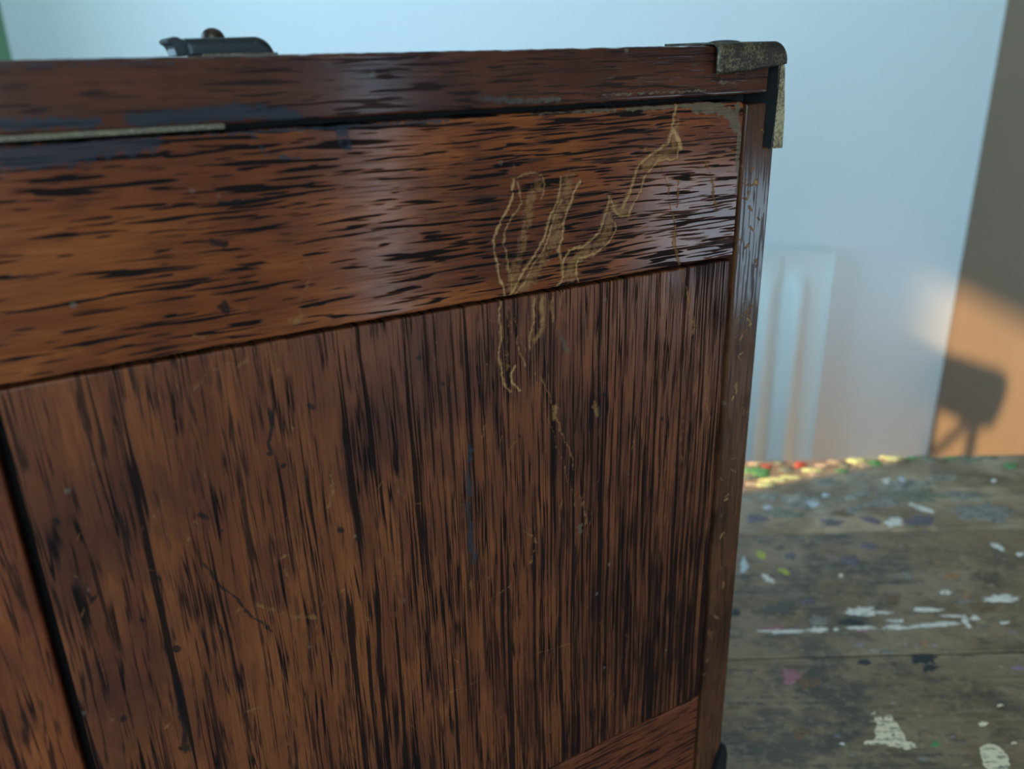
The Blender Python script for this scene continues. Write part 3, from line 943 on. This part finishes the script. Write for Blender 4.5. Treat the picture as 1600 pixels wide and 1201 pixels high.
# ---- bent metal corner over the lid's right end
def cap_corner(mirror=1, base=0.0):
    """folded corner: a flap over the front, a top leaf and a thick strap down the side"""
    bm = bmesh.new()
    U0, U1 = 0.9140 * UNIT, 1.0600 * UNIT
    top = V(0.0066) + 0.0005
    R = 0.0050
    us = list(np.linspace(U0, U1 - R, 9)) + [U1 - R + R * math.sin(a) for a in np.linspace(0.16, math.pi / 2, 9)]
    grid = []
    for u in us:
        drop = 0.0
        if u > U1 - R:
            drop = R - math.sqrt(max(0.0, R * R - (u - U1 + R) ** 2))
        f = (u - U0) / (U1 - U0)
        low = V(-0.0338) + f * (V(-0.0225) - V(-0.0338)) - 0.0006 * math.sin(f * math.pi)
        tp = top - drop
        low = min(low, tp - 0.0008)
        rr = 0.0024
        col_ = []
        lipy = -0.0010 * max(0.0, 1 - (u - U0) / 0.0022)            # rolled lip on the left
        for k in range(6):
            col_.append((u, -0.0030 + lipy, low + (max(low, tp - rr) - low) * k / 5))
        for a in np.linspace(0.26, math.pi / 2, 6):
            col_.append((u, -0.0030 + lipy * math.cos(a) + rr * (1 - math.cos(a)), max(low, tp - rr) + (tp - max(low, tp - rr)) * math.sin(a)))
        for k in (0.006, 0.014, 0.026):
            col_.append((u, k, tp))
        grid.append([bm.verts.new(p) for p in col_])
    for c0, c1 in zip(grid[:-1], grid[1:]):
        for i in range(len(c0) - 1):
            bm.faces.new((c0[i], c1[i], c1[i + 1], c0[i + 1]))
    bmesh.ops.recalc_face_normals(bm, faces=bm.faces[:])
    me = bpy.data.meshes.new('corner_bracket')
    bm.to_mesh(me)
    bm.free()
    o = link('corner_bracket', me, M_BRONZE, chest, True)
    md = o.modifiers.new('thickness', 'SOLIDIFY')
    md.thickness = 0.0009
    md.offset = 0
    return o


cb = cap_corner()
# strap going down the side, seen edge-on
bm = bmesh.new()
ptsL = [(1.0490, -0.0210), (1.0505, -0.060), (1.0490, -0.100), (1.0475, -0.1490)]
ptsR = [(1.0730, -0.1500), (1.0690, -0.100), (1.0640, -0.060), (1.0610, -0.030), (1.0585, -0.016), (1.0530, -0.008)]
add_prism(bm, [(u * UNIT, V(v)) for u, v in ptsL + ptsR], -0.0026, 0.026)
bmesh.ops.bevel(bm, geom=[e_ for e_ in bm.edges if abs(e_.verts[0].co.y - e_.verts[1].co.y) < 1e-6 and e_.verts[0].co.y < 0], offset=0.0005, segments=2, affect='EDGES')
bmesh.ops.recalc_face_normals(bm, faces=bm.faces[:])
for f_ in bm.faces:
    if f_.normal.x < -0.75:
        f_.material_index = 1  # left faces coloured dark, standing in for shade in the gap
from_bm('strap', bm, [M_BRONZE_PALE, M_DARK], cb)['label'] = 'worn pale edge of the strap'
bm = bmesh.new()
for (a, b) in ((0.986, 0.012),):
    bmesh.ops.create_uvsphere(bm, u_segments=16, v_segments=8, radius=1.0)
    for v in bm.verts:
        v.co = Vector((a * UNIT + v.co.x * 0.0062, b + v.co.y * 0.0062, V(0.0066) + 0.0009 + v.co.z * 0.0010))
from_bm('screw_head', bm, M_IRON, cb, True)

# lower corner of the same kind
bm = bmesh.new()
add_prism(bm, [(u * UNIT, v) for u, v in [(1.040, V(-1.480)), (1.0405, V(-1.455)), (1.046, V(-1.425)), (1.056, V(-1.408)), (1.0640, V(-1.398)), (1.0700, V(-1.400)),
                                           (1.0740, V(-1.425)), (1.0760, 0.006), (1.070, 0.0005), (0.90, 0.0005), (0.90, V(-1.515)), (1.03, V(-1.510))]], -0.0024, 0.026)
bmesh.ops.bevel(bm, geom=[e_ for e_ in bm.edges if abs(e_.verts[0].co.y - e_.verts[1].co.y) < 1e-6 and e_.verts[0].co.y < 0], offset=0.0006, segments=2, affect='EDGES')
lb = from_bm('corner_bracket', bm, M_IRON, chest)
lb['label'] = 'dark lower corner bracket'

# ---- catch on the lid
YC = 0.022


def cpt(a, b, y=YC):
    return on_front(200 + a / 4.0, b / 4.0, y)


bm = bmesh.new()
ztop = V(0.0066)
xl_, _ = cpt(365, 300)
xr_, _ = cpt(906, 300)
_, zt = cpt(560, 258)
_, zt2 = cpt(740, 247)
Rc = 0.0052
cols = []
uu = list(np.linspace(xl_, xr_ - Rc, 12)) + [xr_ - Rc + Rc * math.sin(a) for a in np.linspace(0.16, math.pi / 2, 8)]
for u in uu:
    drop = 0.0
    if u > xr_ - Rc:
        drop = Rc - math.sqrt(max(0.0, Rc * Rc - (u - xr_ + Rc) ** 2))
    f = (u - xl_) / (xr_ - xl_)
    tp = max(zt + (zt2 - zt) * f - drop, ztop + 0.0004)
    rr = 0.0018
    c_ = [(u, YC, ztop + (max(ztop + 0.0002, tp - rr) - ztop) * k / 3) for k in range(4)]
    for a in np.linspace(0.3, math.pi / 2, 5):
        b0 = max(ztop + 0.0002, tp - rr)
        c_.append((u, YC + rr * (1 - math.cos(a)), b0 + (tp - b0) * math.sin(a)))
    c_ += [(u, YC + 0.008, tp), (u, YC + 0.016, tp)]
    cols.append([bm.verts.new(p) for p in c_])
for c0, c1 in zip(cols[:-1], cols[1:]):
    for i in range(len(c0) - 1):
        bm.faces.new((c0[i], c1[i], c1[i + 1], c0[i + 1]))
bmesh.ops.recalc_face_normals(bm, faces=bm.faces[:])
me = bpy.data.meshes.new('catch')
bm.to_mesh(me)
bm.free()
catch = link('catch', me, M_IRON, chest, True)
md = catch.modifiers.new('thickness', 'SOLIDIFY')
md.thickness = 0.0010
md.offset = 0
# flared tongue at its left end
prof = [cpt(*q) for q in [(392, 356), (392, 300), (380, 266), (345, 262), (312, 240), (290, 238), (262, 246), (247, 262), (258, 280), (288, 290), (303, 312), (308, 356)]]
bm = bmesh.new()
add_prism(bm, prof, YC + 0.0005, YC + 0.016)
bmesh.ops.bevel(bm, geom=[e_ for e_ in bm.edges if abs(e_.verts[0].co.y - e_.verts[1].co.y) < 1e-6], offset=0.0003, segments=2, affect='EDGES')
from_bm('tongue', bm, M_IRON, catch)
kx, kz = cpt(532, 250, YC + 0.010)
bm = bmesh.new()
bmesh.ops.create_uvsphere(bm, u_segments=20, v_segments=12, radius=0.0036)
for v in bm.verts:
    v.co = Vector((kx + v.co.x, YC + 0.010 + v.co.y, kz - 0.0002 + v.co.z * 0.9))
from_bm('knob', bm, M_KNOB, catch, True)['label'] = 'small round brown knob'
box('glow_strip', xl_ + 0.004, xr_ + 0.001, YC - 0.0012, YC + 0.018, ztop - 0.0003, ztop + 0.0007, M_BRASS, catch, 0.0002)['label'] = 'thin pale strip added for the glow under the catch'  # added strip, its pale colour stands in for light under the catch

# ================================================================ stand whose shadow falls on the tan wall
stand = empty('music_stand', (0.0, 1.262, 0.0), 0, 'dark stand with a rounded desk behind the chest, casting the shadow on the tan wall', 'stand')
SHX, SHY = 0.0, 1.262


def to_stand(px_, py_):
    """where the ray from the sun to a point of the tan wall crosses the stand's plane x = 0"""
    r = view_ray(px_, py_)
    p = CAM + r * ((XR - CAM.x) / r.x)
    q = p - sun_dir * ((p.x - SHX) / sun_dir.x)
    return q.y - SHY, q.z


out = [to_stand(*q) for q in [(1455, 545), (1545, 573), (1562, 578), (1571, 586), (1575, 600), (1570, 625), (1560, 650), (1551, 668), (1520, 668), (1500, 655), (1470, 640), (1435, 625)]]
bm = bmesh.new()
a_ = [bm.verts.new((-0.006, y_, z_)) for y_, z_ in out]
b_ = [bm.verts.new((0.006, y_, z_)) for y_, z_ in out]
bm.faces.new(a_)
bm.faces.new(b_[::-1])
for i in range(len(out)):
    j = (i + 1) % len(out)
    bm.faces.new((a_[i], b_[i], b_[j], a_[j]))
from_bm('desk', bm, M_STEEL, stand)
y0_, z0_ = to_stand(1523, 660)
bm = bmesh.new()
add_tube(bm, (0, y0_, 0.05), (0, y0_, z0_ + 0.05), 0.018)
from_bm('post', bm, M_STEEL, stand)
box('upright', -0.008, 0.008, 1.404 - SHY, 1.475 - SHY, 0.06, out[0][1] + 0.01, M_STEEL, stand, 0.002)  # added out of view to keep the sun off the back wall
box('foot', -0.02, 0.02, y0_, 1.475 - SHY, 0.012, 0.06, M_STEEL, stand, 0.002)
ya, za = to_stand(1508, 665)
yb, zb = to_stand(1450, 715)
bm = bmesh.new()
add_tube(bm, (0, ya, za), (0, yb, zb), 0.012)
from_bm('brace', bm, M_STEEL, stand)
for k in range(3):
    a = math.radians(90 + 120 * k)
    bm = bmesh.new()
    add_tube(bm, (0, y0_, 0.22), (0.22 * math.cos(a), y0_ + 0.22 * math.sin(a), 0.008), 0.009)
    from_bm('leg', bm, M_STEEL, stand)
